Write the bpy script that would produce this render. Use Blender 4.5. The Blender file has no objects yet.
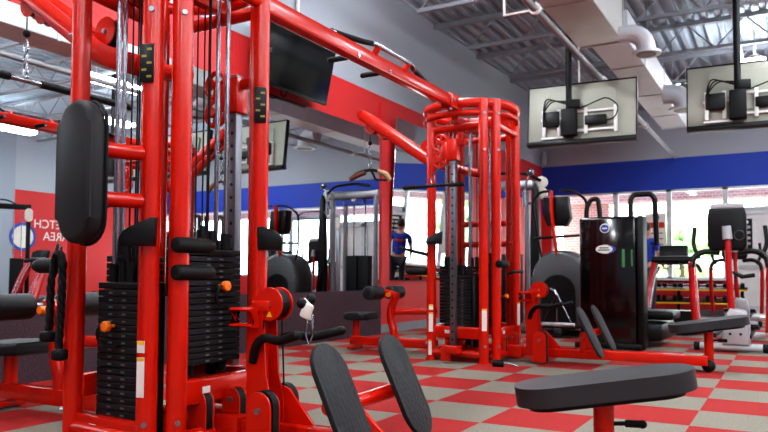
import bpy, bmesh, math, random
from mathutils import Vector, Matrix, Euler
random.seed(7)
PI = math.pi
sc = bpy.context.scene
COL = sc.collection
R = math.radians

# ------------------------------------------------------------------ materials
def lin(c):
    return tuple(((v/255.0)/12.92 if v/255.0 <= .04045 else ((v/255.0+.055)/1.055)**2.4) for v in c) + (1,)

def mat(name, rgb, rough=.5, metal=0., coat=0., bump=0., bscale=200., var=.06, vscale=6., spec=.5):
    m = bpy.data.materials.new(name); m.use_nodes = True
    nt = m.node_tree; b = nt.nodes['Principled BSDF']
    b.inputs['Roughness'].default_value = rough; b.inputs['Metallic'].default_value = metal
    b.inputs['Coat Weight'].default_value = coat; b.inputs['Coat Roughness'].default_value = .08
    b.inputs['Specular IOR Level'].default_value = spec
    c = lin(rgb)
    tc = nt.nodes.new('ShaderNodeTexCoord')
    nz = nt.nodes.new('ShaderNodeTexNoise'); nz.inputs['Scale'].default_value = vscale; nz.inputs['Detail'].default_value = 3
    rp = nt.nodes.new('ShaderNodeValToRGB')
    rp.color_ramp.elements[0].position = .3; rp.color_ramp.elements[1].position = .7
    rp.color_ramp.elements[0].color = tuple(v*(1-var) for v in c[:3])+(1,)
    rp.color_ramp.elements[1].color = tuple(min(1, v*(1+var)) for v in c[:3])+(1,)
    nt.links.new(tc.outputs['Object'], nz.inputs['Vector']); nt.links.new(nz.outputs['Fac'], rp.inputs['Fac'])
    nt.links.new(rp.outputs['Color'], b.inputs['Base Color'])
    if bump:
        n2 = nt.nodes.new('ShaderNodeTexNoise'); n2.inputs['Scale'].default_value = bscale
        bp = nt.nodes.new('ShaderNodeBump'); bp.inputs['Strength'].default_value = bump; bp.inputs['Distance'].default_value = .004
        nt.links.new(tc.outputs['Object'], n2.inputs['Vector']); nt.links.new(n2.outputs['Fac'], bp.inputs['Height'])
        nt.links.new(bp.outputs['Normal'], b.inputs['Normal'])
    return m

def emis(name, rgb, s):
    m = bpy.data.materials.new(name); m.use_nodes = True
    b = m.node_tree.nodes['Principled BSDF']
    b.inputs['Base Color'].default_value = lin(rgb); b.inputs['Emission Color'].default_value = lin(rgb)
    b.inputs['Emission Strength'].default_value = s
    return m

M = {}
M['red'] = mat('red_paint', (196, 27, 4), .22, 0, 0, var=.05)
M['redshade'] = mat('red_satin', (198, 32, 6), .38)
M['blackpad'] = mat('black_vinyl', (27, 27, 29), .5, bump=.12, bscale=400, spec=.3)
M['greypad'] = mat('charcoal_vinyl', (46, 46, 48), .5, bump=.15, bscale=300, spec=.35)
M['rubber'] = mat('black_rubber', (14, 14, 15), .6, bump=.25, bscale=180, spec=.25)
M['black'] = mat('black_plastic', (11, 11, 12), .4, spec=.3)
M['gloss'] = mat('gloss_black', (8, 8, 10), .12, coat=.4)
M['iron'] = mat('black_iron', (15, 15, 17), .55, 0, spec=.25)
M['chrome'] = mat('chrome', (150, 152, 160), .24, 1.)
M['steel'] = mat('brushed_steel', (150, 150, 155), .35, .9)
M['steelcol'] = mat('column_steel', (112, 112, 118), .35, .9)
M['silver'] = mat('silver_plastic', (175, 176, 178), .35, .3)
M['white'] = mat('white_paint', (225, 225, 222), .5)
M['duct'] = mat('galvanised_duct', (196, 196, 192), .42, .35, var=.08, vscale=2)
M['pipe'] = mat('pipe_paint', (140, 140, 142), .5, .2)
M['ductlight'] = mat('painted_duct', (205, 207, 212), .5, .1, var=.05, vscale=2)
M['joist'] = mat('joist_steel', (138, 142, 148), .6)
M['orange'] = mat('orange_knob', (235, 120, 30), .35)
M['yellow'] = mat('yellow', (225, 180, 30), .5)
M['tan'] = mat('tan_leather', (165, 130, 95), .5)
M['brown'] = mat('brown_leather', (92, 52, 36), .5)
M['label'] = mat('label_paper', (224, 220, 210), .6)
M['blue'] = mat('blue_print', (30, 60, 150), .5)
M['tvback'] = mat('screen_back', (150, 150, 138), .45, .2, var=.08, vscale=3)
M['tvscreen'] = mat('screen_glass', (6, 7, 8), .12)
M['alum'] = mat('window_aluminium', (196, 200, 202), .4, .3)
M['maroon'] = mat('maroon_wainscot', (58, 36, 44), .8, bump=.6, bscale=90, var=.35, vscale=60)
M['base'] = mat('grey_baseboard', (122, 126, 132), .6)
M['greywall'] = mat('grey_wall_paint', (146, 154, 164), .75, var=.03, vscale=.7)
M['skin'] = mat('skin', (196, 148, 122), .5)
M['hair'] = mat('dark_hair', (50, 36, 28), .7)
M['shirt'] = mat('blue_shirt', (36, 66, 170), .8)
M['jeans'] = mat('dark_trousers', (40, 44, 58), .8)
M['foliage'] = mat('foliage', (160, 190, 140), .8, var=.4, vscale=5)
M['bark'] = mat('bark', (90, 70, 55), .9)
M['pave'] = mat('pavement', (205, 203, 198), .9, var=.05, vscale=1)
M['dlight'] = emis('lamp_diffuser', (246, 250, 255), 42)
M['led'] = emis('green_display', (50, 110, 60), .12)  # faint glow painted in for green glimpsed in the glossy cover
M['dark'] = mat('dark_plastic', (52, 54, 58), .4)
M['dome'] = mat('graphite_cover', (82, 84, 86), .35, .2)
M['deckblack'] = mat('treadmill_deck', (34, 34, 36), .6)
M['glove'] = mat('white_strap', (222, 216, 205), .6)

def brickmat():
    m = mat('brick_wall', (150, 90, 80), .9); nt = m.node_tree; b = nt.nodes['Principled BSDF']
    tc = nt.nodes.new('ShaderNodeTexCoord'); mp = nt.nodes.new('ShaderNodeMapping')
    mp.inputs['Rotation'].default_value = (PI/2, 0, 0)
    br = nt.nodes.new('ShaderNodeTexBrick'); br.inputs['Scale'].default_value = 4
    br.inputs['Color1'].default_value = lin((176, 128, 118)); br.inputs['Color2'].default_value = lin((160, 112, 104)); br.inputs['Mortar'].default_value = lin((200, 190, 182))
    nt.links.new(tc.outputs['Object'], mp.inputs['Vector']); nt.links.new(mp.outputs['Vector'], br.inputs['Vector'])
    nt.links.new(br.outputs['Color'], b.inputs['Base Color'])
    return m
M['brick'] = brickmat()

def mirrormat():
    m = bpy.data.materials.new('mirror_glass'); m.use_nodes = True
    b = m.node_tree.nodes['Principled BSDF']
    b.inputs['Base Color'].default_value = (.80, .84, .85, 1); b.inputs['Metallic'].default_value = 1; b.inputs['Roughness'].default_value = 0.0
    return m
M['mirror'] = mirrormat()

def glassmat():
    m = bpy.data.materials.new('window_glass'); m.use_nodes = True; nt = m.node_tree
    nt.nodes.remove(nt.nodes['Principled BSDF'])
    t = nt.nodes.new('ShaderNodeBsdfTransparent'); t.inputs['Color'].default_value = (.95, .98, .97, 1)
    g = nt.nodes.new('ShaderNodeBsdfGlossy'); g.inputs['Roughness'].default_value = 0.02
    mx = nt.nodes.new('ShaderNodeMixShader'); mx.inputs['Fac'].default_value = .05
    nt.links.new(t.outputs[0], mx.inputs[1]); nt.links.new(g.outputs[0], mx.inputs[2])
    nt.links.new(mx.outputs[0], nt.nodes['Material Output'].inputs['Surface'])
    return m
M['glass'] = glassmat()

def stripemat(name, bands, axis='Z', rough=.6):
    """paint in horizontal bands: list of (start_z, rgb)"""
    m = bpy.data.materials.new(name); m.use_nodes = True; nt = m.node_tree; b = nt.nodes['Principled BSDF']
    b.inputs['Roughness'].default_value = rough
    g = nt.nodes.new('ShaderNodeNewGeometry'); sx = nt.nodes.new('ShaderNodeSeparateXYZ')
    nt.links.new(g.outputs['Position'], sx.inputs[0])
    mr = nt.nodes.new('ShaderNodeMath'); mr.operation = 'DIVIDE'; mr.inputs[1].default_value = 6.0
    nt.links.new(sx.outputs['Z'], mr.inputs[0])
    rp = nt.nodes.new('ShaderNodeValToRGB'); cr = rp.color_ramp; cr.interpolation = 'CONSTANT'
    while len(cr.elements) < len(bands): cr.elements.new(.5)
    for e, (z, c) in zip(cr.elements, bands): e.position = max(0, z/6.0); e.color = lin(c)
    nt.links.new(mr.outputs[0], rp.inputs['Fac'])
    nz = nt.nodes.new('ShaderNodeTexNoise'); nz.inputs['Scale'].default_value = .8
    mx = nt.nodes.new('ShaderNodeMixRGB'); mx.blend_type = 'MULTIPLY'; mx.inputs['Fac'].default_value = .12
    nt.links.new(g.outputs['Position'], nz.inputs['Vector'])
    nt.links.new(rp.outputs['Color'], mx.inputs[1]); nt.links.new(nz.outputs['Color'], mx.inputs[2])
    nt.links.new(mx.outputs[0], b.inputs['Base Color'])
    return m
RED = (192, 34, 36); BLUE = (16, 60, 172); GREY = (164, 170, 178)
M['wall_left'] = stripemat('left_wall_paint', [(0, RED), (3.29, GREY)])
M['wall_back'] = stripemat('back_wall_paint', [(0, RED), (2.2, BLUE), (3.29, GREY)])
M['wall_red'] = stripemat('right_wall_red', [(0, RED), (3.0, GREY)])

def floormat():
    m = bpy.data.materials.new('checker_carpet_tiles'); m.use_nodes = True; nt = m.node_tree; b = nt.nodes['Principled BSDF']
    b.inputs['Roughness'].default_value = .85; b.inputs['Specular IOR Level'].default_value = .25
    g = nt.nodes.new('ShaderNodeNewGeometry'); mp = nt.nodes.new('ShaderNodeMapping')
    mp.inputs['Location'].default_value = (1.9817/.5, -4.1791/.5, 0); mp.inputs['Scale'].default_value = (2, 2, 0)
    nt.links.new(g.outputs['Position'], mp.inputs['Vector'])
    sp = nt.nodes.new('ShaderNodeSeparateXYZ'); nt.links.new(mp.outputs[0], sp.inputs[0])
    fl = []
    for ax in 'XY':
        f = nt.nodes.new('ShaderNodeMath'); f.operation = 'FLOOR'; nt.links.new(sp.outputs[ax], f.inputs[0]); fl.append(f)
    ad = nt.nodes.new('ShaderNodeMath'); ad.operation = 'ADD'; nt.links.new(fl[0].outputs[0], ad.inputs[0]); nt.links.new(fl[1].outputs[0], ad.inputs[1])
    md = nt.nodes.new('ShaderNodeMath'); md.operation = 'FLOORED_MODULO'; md.inputs[1].default_value = 2; nt.links.new(ad.outputs[0], md.inputs[0])
    mx = nt.nodes.new('ShaderNodeMixRGB'); nt.links.new(md.outputs[0], mx.inputs['Fac'])
    mx.inputs[1].default_value = lin((154, 36, 34)); mx.inputs[2].default_value = lin((126, 121, 108))
    nz = nt.nodes.new('ShaderNodeTexNoise'); nz.inputs['Scale'].default_value = 90; nz.inputs['Detail'].default_value = 4
    nt.links.new(g.outputs['Position'], nz.inputs['Vector'])
    rp = nt.nodes.new('ShaderNodeValToRGB'); rp.color_ramp.elements[0].position = .35; rp.color_ramp.elements[1].position = .65
    rp.color_ramp.elements[0].color = (.72, .72, .72, 1); rp.color_ramp.elements[1].color = (1.1, 1.1, 1.1, 1)
    nt.links.new(nz.outputs['Fac'], rp.inputs['Fac'])
    mu = nt.nodes.new('ShaderNodeMixRGB'); mu.blend_type = 'MULTIPLY'; mu.inputs['Fac'].default_value = .8
    nt.links.new(mx.outputs[0], mu.inputs[1]); nt.links.new(rp.outputs[0], mu.inputs[2])
    nt.links.new(mu.outputs[0], b.inputs['Base Color'])
    bp = nt.nodes.new('ShaderNodeBump'); bp.inputs['Strength'].default_value = .25; bp.inputs['Distance'].default_value = .004
    nt.links.new(nz.outputs['Fac'], bp.inputs['Height']); nt.links.new(bp.outputs[0], b.inputs['Normal'])
    return m
M['floor'] = floormat()

def knurlmat():
    m = mat('knurled_plate', (31, 31, 33), .55, spec=.3); nt = m.node_tree; b = nt.nodes['Principled BSDF']
    tc = nt.nodes.new('ShaderNodeTexCoord'); v = nt.nodes.new('ShaderNodeTexVoronoi'); v.inputs['Scale'].default_value = 42
    v.inputs['Randomness'].default_value = .5
    bp = nt.nodes.new('ShaderNodeBump'); bp.inputs['Strength'].default_value = .6; bp.inputs['Distance'].default_value = .004
    nt.links.new(tc.outputs['Object'], v.inputs['Vector']); nt.links.new(v.outputs['Distance'], bp.inputs['Height']); nt.links.new(bp.outputs[0], b.inputs['Normal'])
    return m
M['knurl'] = knurlmat()

# ------------------------------------------------------------------ mesh builder
V = Vector
class MB:
    def __init__(s): s.bm = bmesh.new()
    def _xf(s, vs, c, rot):
        mtx = Matrix.Translation(V(c))
        if rot is not None:
            mtx = mtx @ (rot.to_4x4() if isinstance(rot, Matrix) else Euler(rot).to_matrix().to_4x4())
        bmesh.ops.transform(s.bm, matrix=mtx, verts=vs)
    def box(s, c, sz, rot=None, bev=0, seg=2):
        t = bmesh.new(); bmesh.ops.create_cube(t, size=1)
        bmesh.ops.scale(t, vec=V(sz), verts=t.verts)
        if bev: bmesh.ops.bevel(t, geom=t.edges[:], offset=min(bev, min(sz)*.49), segments=seg, profile=.5, affect='EDGES')
        return s._merge(t, c, rot)
    def _merge(s, t, c=(0,0,0), rot=None):
        me = bpy.data.meshes.new('tmp'); t.to_mesh(me); t.free()
        n = len(s.bm.verts); s.bm.from_mesh(me); bpy.data.meshes.remove(me)
        s.bm.verts.ensure_lookup_table(); s._xf(s.bm.verts[n:], c, rot); return s
    def cyl(s, p0, p1, r, r2=None, n=16, bev=0):
        p0, p1 = V(p0), V(p1); d = p1-p0; L = d.length
        t = bmesh.new(); bmesh.ops.create_cone(t, cap_ends=True, segments=n, radius1=r, radius2=r if r2 is None else r2, depth=L)
        if bev:
            es = [e for e in t.edges if len(e.link_faces) == 2 and any(len(f.verts) > 4 for f in e.link_faces)]
            bmesh.ops.bevel(t, geom=es, offset=bev, segments=3, profile=.5, affect='EDGES')
        return s._merge(t, (p0+p1)/2, d.to_track_quat('Z', 'Y').to_matrix())
    def ball(s, c, r, sc_=(1,1,1), rot=None, u=16, v=10):
        t = bmesh.new(); bmesh.ops.create_uvsphere(t, u_segments=u, v_segments=v, radius=r)
        bmesh.ops.scale(t, vec=V(sc_), verts=t.verts); return s._merge(t, c, rot)
    def tube(s, pts, r, n=12, fil=0, closed=False, rx=None):
        P = [V(p) for p in pts]
        if fil:
            Q = [P[0]]
            for i in range(1, len(P)-1):
                a, b, c = P[i-1], P[i], P[i+1]
                f = min(fil, (a-b).length*.49, (c-b).length*.49)
                s0 = b+(a-b).normalized()*f; s1 = b+(c-b).normalized()*f
                for k in range(7):
                    u = k/6; Q.append(s0*(1-u)**2+b*2*u*(1-u)+s1*u*u)
            Q.append(P[-1]); P = Q
        N = len(P); rings = []; up = None
        for i in range(N):
            if closed: d = (P[(i+1) % N]-P[i-1]).normalized()
            else: d = ((P[min(i+1, N-1)]-P[i]).normalized()+(P[i]-P[max(i-1, 0)]).normalized()).normalized()
            if up is None:
                up = V((0, 0, 1)) if abs(d.z) < .9 else V((1, 0, 0))
            sd = d.cross(up).normalized(); up = sd.cross(d).normalized()
            rr = r[i] if isinstance(r, (list, tuple)) and len(r) == N else (r if not isinstance(r, (list, tuple)) else r[0])
            ring = []
            for k in range(n):
                a = 2*PI*k/n
                ring.append(s.bm.verts.new(P[i]+sd*math.cos(a)*(rx or rr)+up*math.sin(a)*rr))
            rings.append(ring)
        for i in range(N if closed else N-1):
            A, B = rings[i], rings[(i+1) % N]
            for k in range(n): s.bm.faces.new((A[k], A[(k+1) % n], B[(k+1) % n], B[k]))
        if not closed:
            s.bm.faces.new(rings[0][::-1]); s.bm.faces.new(rings[-1])
        return s
    def prism(s, out, o, ux, uy, th, bev=0, seg=2):
        """outline in plane (ux,uy) about o, extruded symmetrically by th"""
        o, ux, uy = V(o), V(ux).normalized(), V(uy).normalized(); nz = ux.cross(uy).normalized()
        t = bmesh.new()
        a = [t.verts.new(o+ux*x+uy*y-nz*th/2) for x, y in out]; b = [t.verts.new(o+ux*x+uy*y+nz*th/2) for x, y in out]
        k = len(out)
        f1 = t.faces.new(a[::-1]); f2 = t.faces.new(b)
        for i in range(k): t.faces.new((a[i], a[(i+1) % k], b[(i+1) % k], b[i]))
        if bev:
            es = list({e for f in (f1, f2) for e in f.edges})
            bmesh.ops.bevel(t, geom=es, offset=bev, segments=seg, profile=.5, affect='EDGES')
        return s._merge(t)
    def quad(s, a, b, c, d):
        s.bm.faces.new([s.bm.verts.new(V(p)) for p in (a, b, c, d)]); return s
    def build(s, name, m, parent=None, ang=38):
        bmesh.ops.recalc_face_normals(s.bm, faces=s.bm.faces[:])
        me = bpy.data.meshes.new(name); s.bm.to_mesh(me); s.bm.free()
        me.polygons.foreach_set('use_smooth', [True]*len(me.polygons))
        me.set_sharp_from_angle(angle=R(ang))
        me.materials.append(m if not isinstance(m, str) else M[m])
        o = bpy.data.objects.new(name, me); COL.objects.link(o)
        if parent is not None: o.parent = parent
        return o

def capsule(w, l, n=12):
    """outline of an oblong, w wide (x) and l long (y)"""
    r = w/2; h = l/2-r; o = []
    for k in range(n+1): a = PI*k/n; o.append((r*math.cos(a), h+r*math.sin(a)))
    for k in range(n+1): a = PI+PI*k/n; o.append((r*math.cos(a), -h+r*math.sin(a)))
    return o
def rrect(w, h, r, n=5):
    o = []
    for cx, cy, a0 in ((w/2-r, h/2-r, 0), (-w/2+r, h/2-r, 90), (-w/2+r, -h/2+r, 180), (w/2-r, -h/2+r, 270)):
        for k in range(n+1): a = R(a0+90*k/n); o.append((cx+r*math.cos(a), cy+r*math.sin(a)))
    return o
def circle(r, n=24): return [(r*math.cos(2*PI*k/n), r*math.sin(2*PI*k/n)) for k in range(n)]
def domed(w, h, n=8):
    """rounded-top plate standing on y=0"""
    r = w/2; return [(-r, 0), (r, 0)]+[(r*math.cos(PI*k/n), h-r+r*math.sin(PI*k/n)) for k in range(n+1)]

def tag(o, label, cat, group=None):
    o['label'] = label; o['category'] = cat
    if group: o['group'] = group
    return o
def thing(name, label, cat, loc=(0,0,0), rz=0, group=None):
    o = bpy.data.objects.new(name, None); COL.objects.link(o); o.empty_display_size = .1
    o.location = loc; o.rotation_euler = (0, 0, rz); return tag(o, label, cat, group)
def struct(o): o['kind'] = 'structure'; return o
def dup(root, loc, rz, label, group=None):
    r = root.copy(); COL.objects.link(r); r.location = loc; r.rotation_euler = (0, 0, rz); r['label'] = label
    if group: r['group'] = group
    for ch in list(root.children):
        c = ch.copy(); COL.objects.link(c); c.parent = r
        for g in list(ch.children):
            d = g.copy(); COL.objects.link(d); d.parent = c
    return r
def text(name, body, size, m, mtx, parent=None, ext=.003):
    cu = bpy.data.curves.new(name, 'FONT'); cu.body = body; cu.size = size; cu.extrude = ext; cu.align_x = 'CENTER'; cu.align_y = 'CENTER'
    tmp = bpy.data.objects.new('tmp', cu); COL.objects.link(tmp)
    bpy.context.view_layer.update()
    me = bpy.data.meshes.new_from_object(tmp.evaluated_get(bpy.context.evaluated_depsgraph_get()))
    bpy.data.objects.remove(tmp); bpy.data.curves.remove(cu)
    me.transform(mtx); me.materials.clear(); me.materials.append(M[m])
    o = bpy.data.objects.new(name, me); COL.objects.link(o)
    if parent is not None: o.parent = parent
    return o

# ------------------------------------------------------------------ camera
f_px, pitch, yaw, roll, CH = 712.5, .0470, .5165, .0039, .80
fw = V((-math.sin(yaw)*math.cos(pitch), math.cos(yaw)*math.cos(pitch), math.sin(pitch)))
rt0 = V((math.cos(yaw), math.sin(yaw), 0)); up0 = rt0.cross(fw)
rt = rt0*math.cos(roll)+up0*math.sin(roll); up = up0*math.cos(roll)-rt0*math.sin(roll)
cd = bpy.data.cameras.new('camera'); cam = bpy.data.objects.new('camera', cd); COL.objects.link(cam)
cam.matrix_world = Matrix(((rt.x, up.x, -fw.x, 0), (rt.y, up.y, -fw.y, 0), (rt.z, up.z, -fw.z, CH), (0, 0, 0, 1)))
cd.sensor_width = 36; cd.lens = 36*f_px/768; cd.shift_y = (.0834-.0470)*712.5/768; cd.clip_end = 200
cd.dof.use_dof = True; cd.dof.focus_distance = 3.6; cd.dof.aperture_fstop = 4.0
sc.camera = cam

# ------------------------------------------------------------------ room shell
XL, XR, YB, YF, ZC = -4.91, 8.0, 16.02, -6.0, 4.86
b = MB(); b.quad((XL, YF, 0), (XR, YF, 0), (XR, YB, 0), (XL, YB, 0)); struct(b.build('floor', 'floor'))
b = MB(); b.box((XL-.1, (YF+YB)/2, ZC/2), (.2, YB-YF+.4, ZC)); struct(b.build('wall_left', 'wall_left'))
b = MB(); b.box(((XL+XR)/2, YF-.1, ZC/2), (XR-XL, .2, ZC)); struct(b.build('wall_front', 'greywall'))
b = MB(); b.box((XR+.1, (YF+11.5)/2, ZC/2), (.2, 11.5-YF, ZC)); struct(b.build('wall_right', 'greywall'))
b = MB(); b.box((XR+.1, (YB+11.5)/2, ZC/2), (.2, YB-11.5, ZC)); wr = struct(b.build('wall_right_rear', 'wall_red'))
# back wall: pieces around the window strip
edges = [-4.70, -3.27, -2.18, -1.10]; SILL, HEAD = .74, 2.64
b = MB()
b.box(((XL-4.70)/2, YB+.1, HEAD/2), (XL*-1-4.70, .2, HEAD))
b.box(((-4.70-1.10)/2, YB+.1, SILL/2), (3.60, .2, SILL))
b.box(((1.0+7.6)/2, YB+.1, SILL/2), (6.6, .2, SILL))
b.box((7.8, YB+.1, HEAD/2), (.4, .2, HEAD))
b.box(((XL+XR)/2, YB+.1, (HEAD+ZC)/2), (XR-XL, .2, ZC-HEAD))
struct(b.build('wall_back', 'wall_back'))
# corrugated deck
b = MB(); xs = []; x = XL
prof = []
while x < XR:
    prof += [(x, 0), (x+.07, 0), (x+.09, .075), (x+.18, .075)]; x += .20
prof.append((XR, 0))
for i in range(len(prof)-1):
    (x0, z0), (x1, z1) = prof[i], prof[i+1]
    b.quad((x0, YF, ZC+z0), (x1, YF, ZC+z1), (x1, YB+.2, ZC+z1), (x0, YB+.2, ZC+z0))
M['deck'] = mat('deck_steel', (158, 170, 180), .6, var=.06, vscale=.6)
struct(b.build('ceiling', 'deck', ang=20))
b = MB(); b.box(((XL+XR)/2, (YF+YB)/2, ZC+.2), (XR-XL+.4, YB-YF+.4, .1)); struct(b.build('roof_slab', 'joist'))
# bar joists along X
for k, Y in enumerate([-1.2, 1.1, 3.0, 4.85, 6.7, 8.5, 10.28, 12.1, 13.9, 15.6]):
    b = MB(); zt, zb = ZC-.05, ZC-.48
    b.box(((XL+XR)/2, Y, zt), (XR-XL, .10, .07)); b.box(((XL+.6+XR)/2, Y, zb), (XR-XL-.6, .07, .05))
    x = XL+.02; n = 0
    pts = [(XL+.03, zt)]
    x = XL+.62
    while x < XR: pts.append((x, zb if n % 2 == 0 else zt)); x += .42; n += 1
    for (x0, z0), (x1, z1) in zip(pts, pts[1:]): b.cyl((x0, Y, z0), (x1, Y, z1), .013, n=6)
    struct(b.build('ceiling_joist', 'joist'))
for X0 in (-3.2, -.6, 2.2, 5.0):   # bridging angles running over the joists
    b = MB(); b.box((X0, (YF+YB)/2, ZC-.46), (.05, YB-YF, .03)); struct(b.build('ceiling_bridging', 'joist'))

# wainscot, baseboard
b = MB(); b.box((XL+.02, (YF+8.5)/2, .30), (.04, 8.5-YF, .60)); struct(b.build('trim_1', 'maroon'))
b = MB(); b.box((XL+.012, (8.5+YB)/2, .06), (.024, YB-8.5, .12)); struct(b.build('baseboard_left', 'base'))
b = MB(); b.box(((XL-1.1)/2, YB-.012, .06), (-1.1-XL, .024, .12)); struct(b.build('baseboard_back', 'base'))

# mirrors
b = MB(); b.box((0, 0, 0), (.012, 8.5+3.0, 2.18), bev=.002, seg=1)
mm = b.build('wall_mirror', 'mirror'); mm.location = (XL+.018, (8.5-3.0)/2, .60+1.09); mm.rotation_euler = (0, R(.1), 0)
tag(mm, 'long frameless wall mirror above the dark maroon wainscot', 'mirror')
b = MB(); b.box((0, 0, 0), (.012, 2.75, 2.30), bev=.002, seg=1)
mm = b.build('wall_mirror', 'mirror'); mm.location = (XL+.085, 8.74+1.375, .73+1.15); mm.rotation_euler = (0, R(2.8), 0)
tag(mm, 'shorter wall mirror above the red wall, past the red upright strip', 'mirror')
b = MB(); b.box((XL+.02, 8.61, 1.9), (.05, .22, 2.6)); struct(b.build('trim_2', 'wall_left'))

# windows
def window(n, x0, x1, z0, z1, rails=()):
    b = MB(); t = .05; y = YB+.06
    b.box(((x0+x1)/2, y, z1-t/2), (x1-x0, .10, t)); b.box(((x0+x1)/2, y, z0+t/2), (x1-x0, .10, t))
    for x in (x0+t/2, x1-t/2): b.box((x, y, (z0+z1)/2), (t, .10, z1-z0))
    o = struct(b.build('window_%d' % n, 'alum'))
    g = MB(); g.box(((x0+x1)/2, y, (z0+z1)/2), (x1-x0-2*t, .008, z1-z0-2*t)); g.build('window_pane', 'glass', o)
for i in range(3): window(i+1, edges[i], edges[i+1], SILL, HEAD)
window(4, -1.10, 1.0, 2.16, HEAD)
for i in range(4): window(5+i, 1.0+1.65*i, 1.0+1.65*(i+1), SILL, HEAD)
b = MB(); b.box((-2.9, YB-.05, SILL+.0), (3.6, .16, .04)); struct(b.build('trim_3', 'white'))
# entrance doors
for i, (x0, x1) in enumerate(((-1.10, -.05), (-.05, 1.0))):
    b = MB(); y = YB+.06
    for x in (x0+.045, x1-.045): b.box((x, y, 1.08), (.09, .06, 2.16))
    for z, h in ((2.11, .1), (.11, .22), (1.0, .08)): b.box(((x0+x1)/2, y, z), (x1-x0, .06, h))
    o = struct(b.build('door_%d' % (i+1), 'alum'))
    g = MB(); g.box(((x0+x1)/2, y, 1.1), (x1-x0-.18, .02, 1.95)); g.build('door_panel', 'white', o)
    h = MB(); hx = x1-.12 if i == 0 else x0+.12
    h.tube([(hx, y-.03, .85), (hx, y-.09, .85), (hx, y-.09, 1.25), (hx, y-.03, 1.25)], .012, fil=.02); h.build('door_handle', 'steel', o)

# ------------------------------------------------------------------ outdoors
b = MB(); b.quad((-30, YB+.2, -.05), (30, YB+.2, -.05), (30, 60, -.05), (-30, 60, -.05)); struct(b.build('pavement', 'pave'))
b = MB(); b.box((-4.3, YB+1.7, 1.5), (1.1, .3, 3.2)); b.box((1.5, YB+1.5, 2.75), (14, .5, .42)); struct(b.build('exterior_brickwork', 'brick'))
def tree(x, y, h, r, label):
    t = thing('tree', label, 'tree', (x, y, -.05))
    b = MB(); b.cyl((0, 0, 0), (0, 0, h*.6), .12, .07, n=8); b.build('trunk', 'bark', t)
    b = MB()
    for _ in range(46):
        a = random.random()*2*PI; q = r*math.sqrt(random.random()); z = h*.35+h*.65*random.random()
        b.ball((q*math.cos(a), q*math.sin(a), z), r*random.uniform(.2, .4), (1, 1, .8), u=7, v=5)
    b.build('crown', 'foliage', t)
tree(-3.4, 28, 2.6, 1.3, 'pale green bush outside, behind the window left of the doors')
tree(.6, 24, 4.6, 1.1, 'small leafy tree outside, seen through the glass above the doors')

# ------------------------------------------------------------------ multi-station cable towers
TX, TY, SY = -2.70, 2.56, 3.926
def weight_stack(par, c, ang, z0, z1, n, pin, shroud=0, w=.30, d=.12):
    """stack of plates; ang = direction the front faces"""
    ca, sa = math.cos(ang), math.sin(ang); rz = Matrix.Rotation(ang+PI/2, 3, 'Z')
    loc = lambda u, v, z: V((c[0], c[1], 0))+rz@V((u, v, 0))+V((0, 0, z))   # u along the face, v: minus = front
    h = (z1-z0)/n
    b = MB(); b.box(loc(0, 0, z1+.018), (w, d, .03), rz, .004)
    for u in (-.035, .035): b.cyl(loc(u, 0, z1), loc(u, 0, z1+.13), .024, n=12)
    b.cyl(loc(0, 0, z1+.03), loc(0, 0, z1+.20), .012, n=10)
    for u in (-w*.36, w*.36): b.cyl(loc(u, 0, z1+.03), loc(u, 0, z1+.12), .026, n=12)
    st = b.build('weight_stack', 'iron', par)
    for k in range(n):
        b = MB(); b.box(loc(0, 0, z0+h*(k+.5)), (w, d, h*.90), rz, .003, 1)
        nf = len(b.bm.faces)
        for u in (-.045, .045): b.box(loc(u, -d/2-.0005, z0+h*(k+.5)), (.024, .003, h*.26), rz)
        wp = b.build('weight_plate', 'plate' if k % 2 else 'iron', st); wp.data.materials.append(M['mark'])
        for pf in wp.data.polygons[nf:]: pf.material_index = 1
    for u in (-w*.36, w*.36):
        b = MB(); b.cyl(loc(u, 0, z0-.06), loc(u, 0, 2.30), .0125, n=12); b.build('guide_rod', 'chrome', par)
    b = MB(); b.cyl(loc(0, 0, z1+.2), loc(0, 0, 2.25), .0045, n=6); b.cyl(loc(.03, .02, z0), loc(.03, .02, 2.25), .0045, n=6); b.build('cable', 'rubber', par)
    for u in (-.08, .08):
        pass
    for u in (-w*.3, w*.3): b = MB(); b.cyl(loc(u, 0, z0-.05), loc(u, 0, z0), .03, n=12); b.build('stack_bumper', 'rubber', par)
    if pin is not None:
        u, z = pin
        b = MB(); b.cyl(loc(u, -d/2, z), loc(u, -d/2-.03, z), .009, n=10); b.cyl(loc(u, -d/2-.03, z), loc(u, -d/2-.062, z), .026, n=16, bev=.008)
        p = b.build('selector_pin', 'orange', par)
        b = MB(); b.tube([loc(u, -d/2-.03, z), loc(u-.05, -d/2-.05, z), loc(u-.07, -d/2-.04, z-.06), loc(u-.03, -d/2-.03, z-.10), loc(u+.04, -d/2-.01, z-.09)], .006, n=8, fil=.03)
        b.build('tether', 'rubber', p)
    if shroud:
        b = MB(); b.box(loc(shroud*(w/2+.02), .005, (z0+z1)/2-.02), (.012, d+.03, z1-z0+.10), rz, .003); b.build('stack_shroud', 'black', par)

M['mark'] = mat('plate_mark', (92, 92, 96), .5)
M['plate'] = mat('black_iron_plate', (21, 21, 24), .5, 0, spec=.3)

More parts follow.
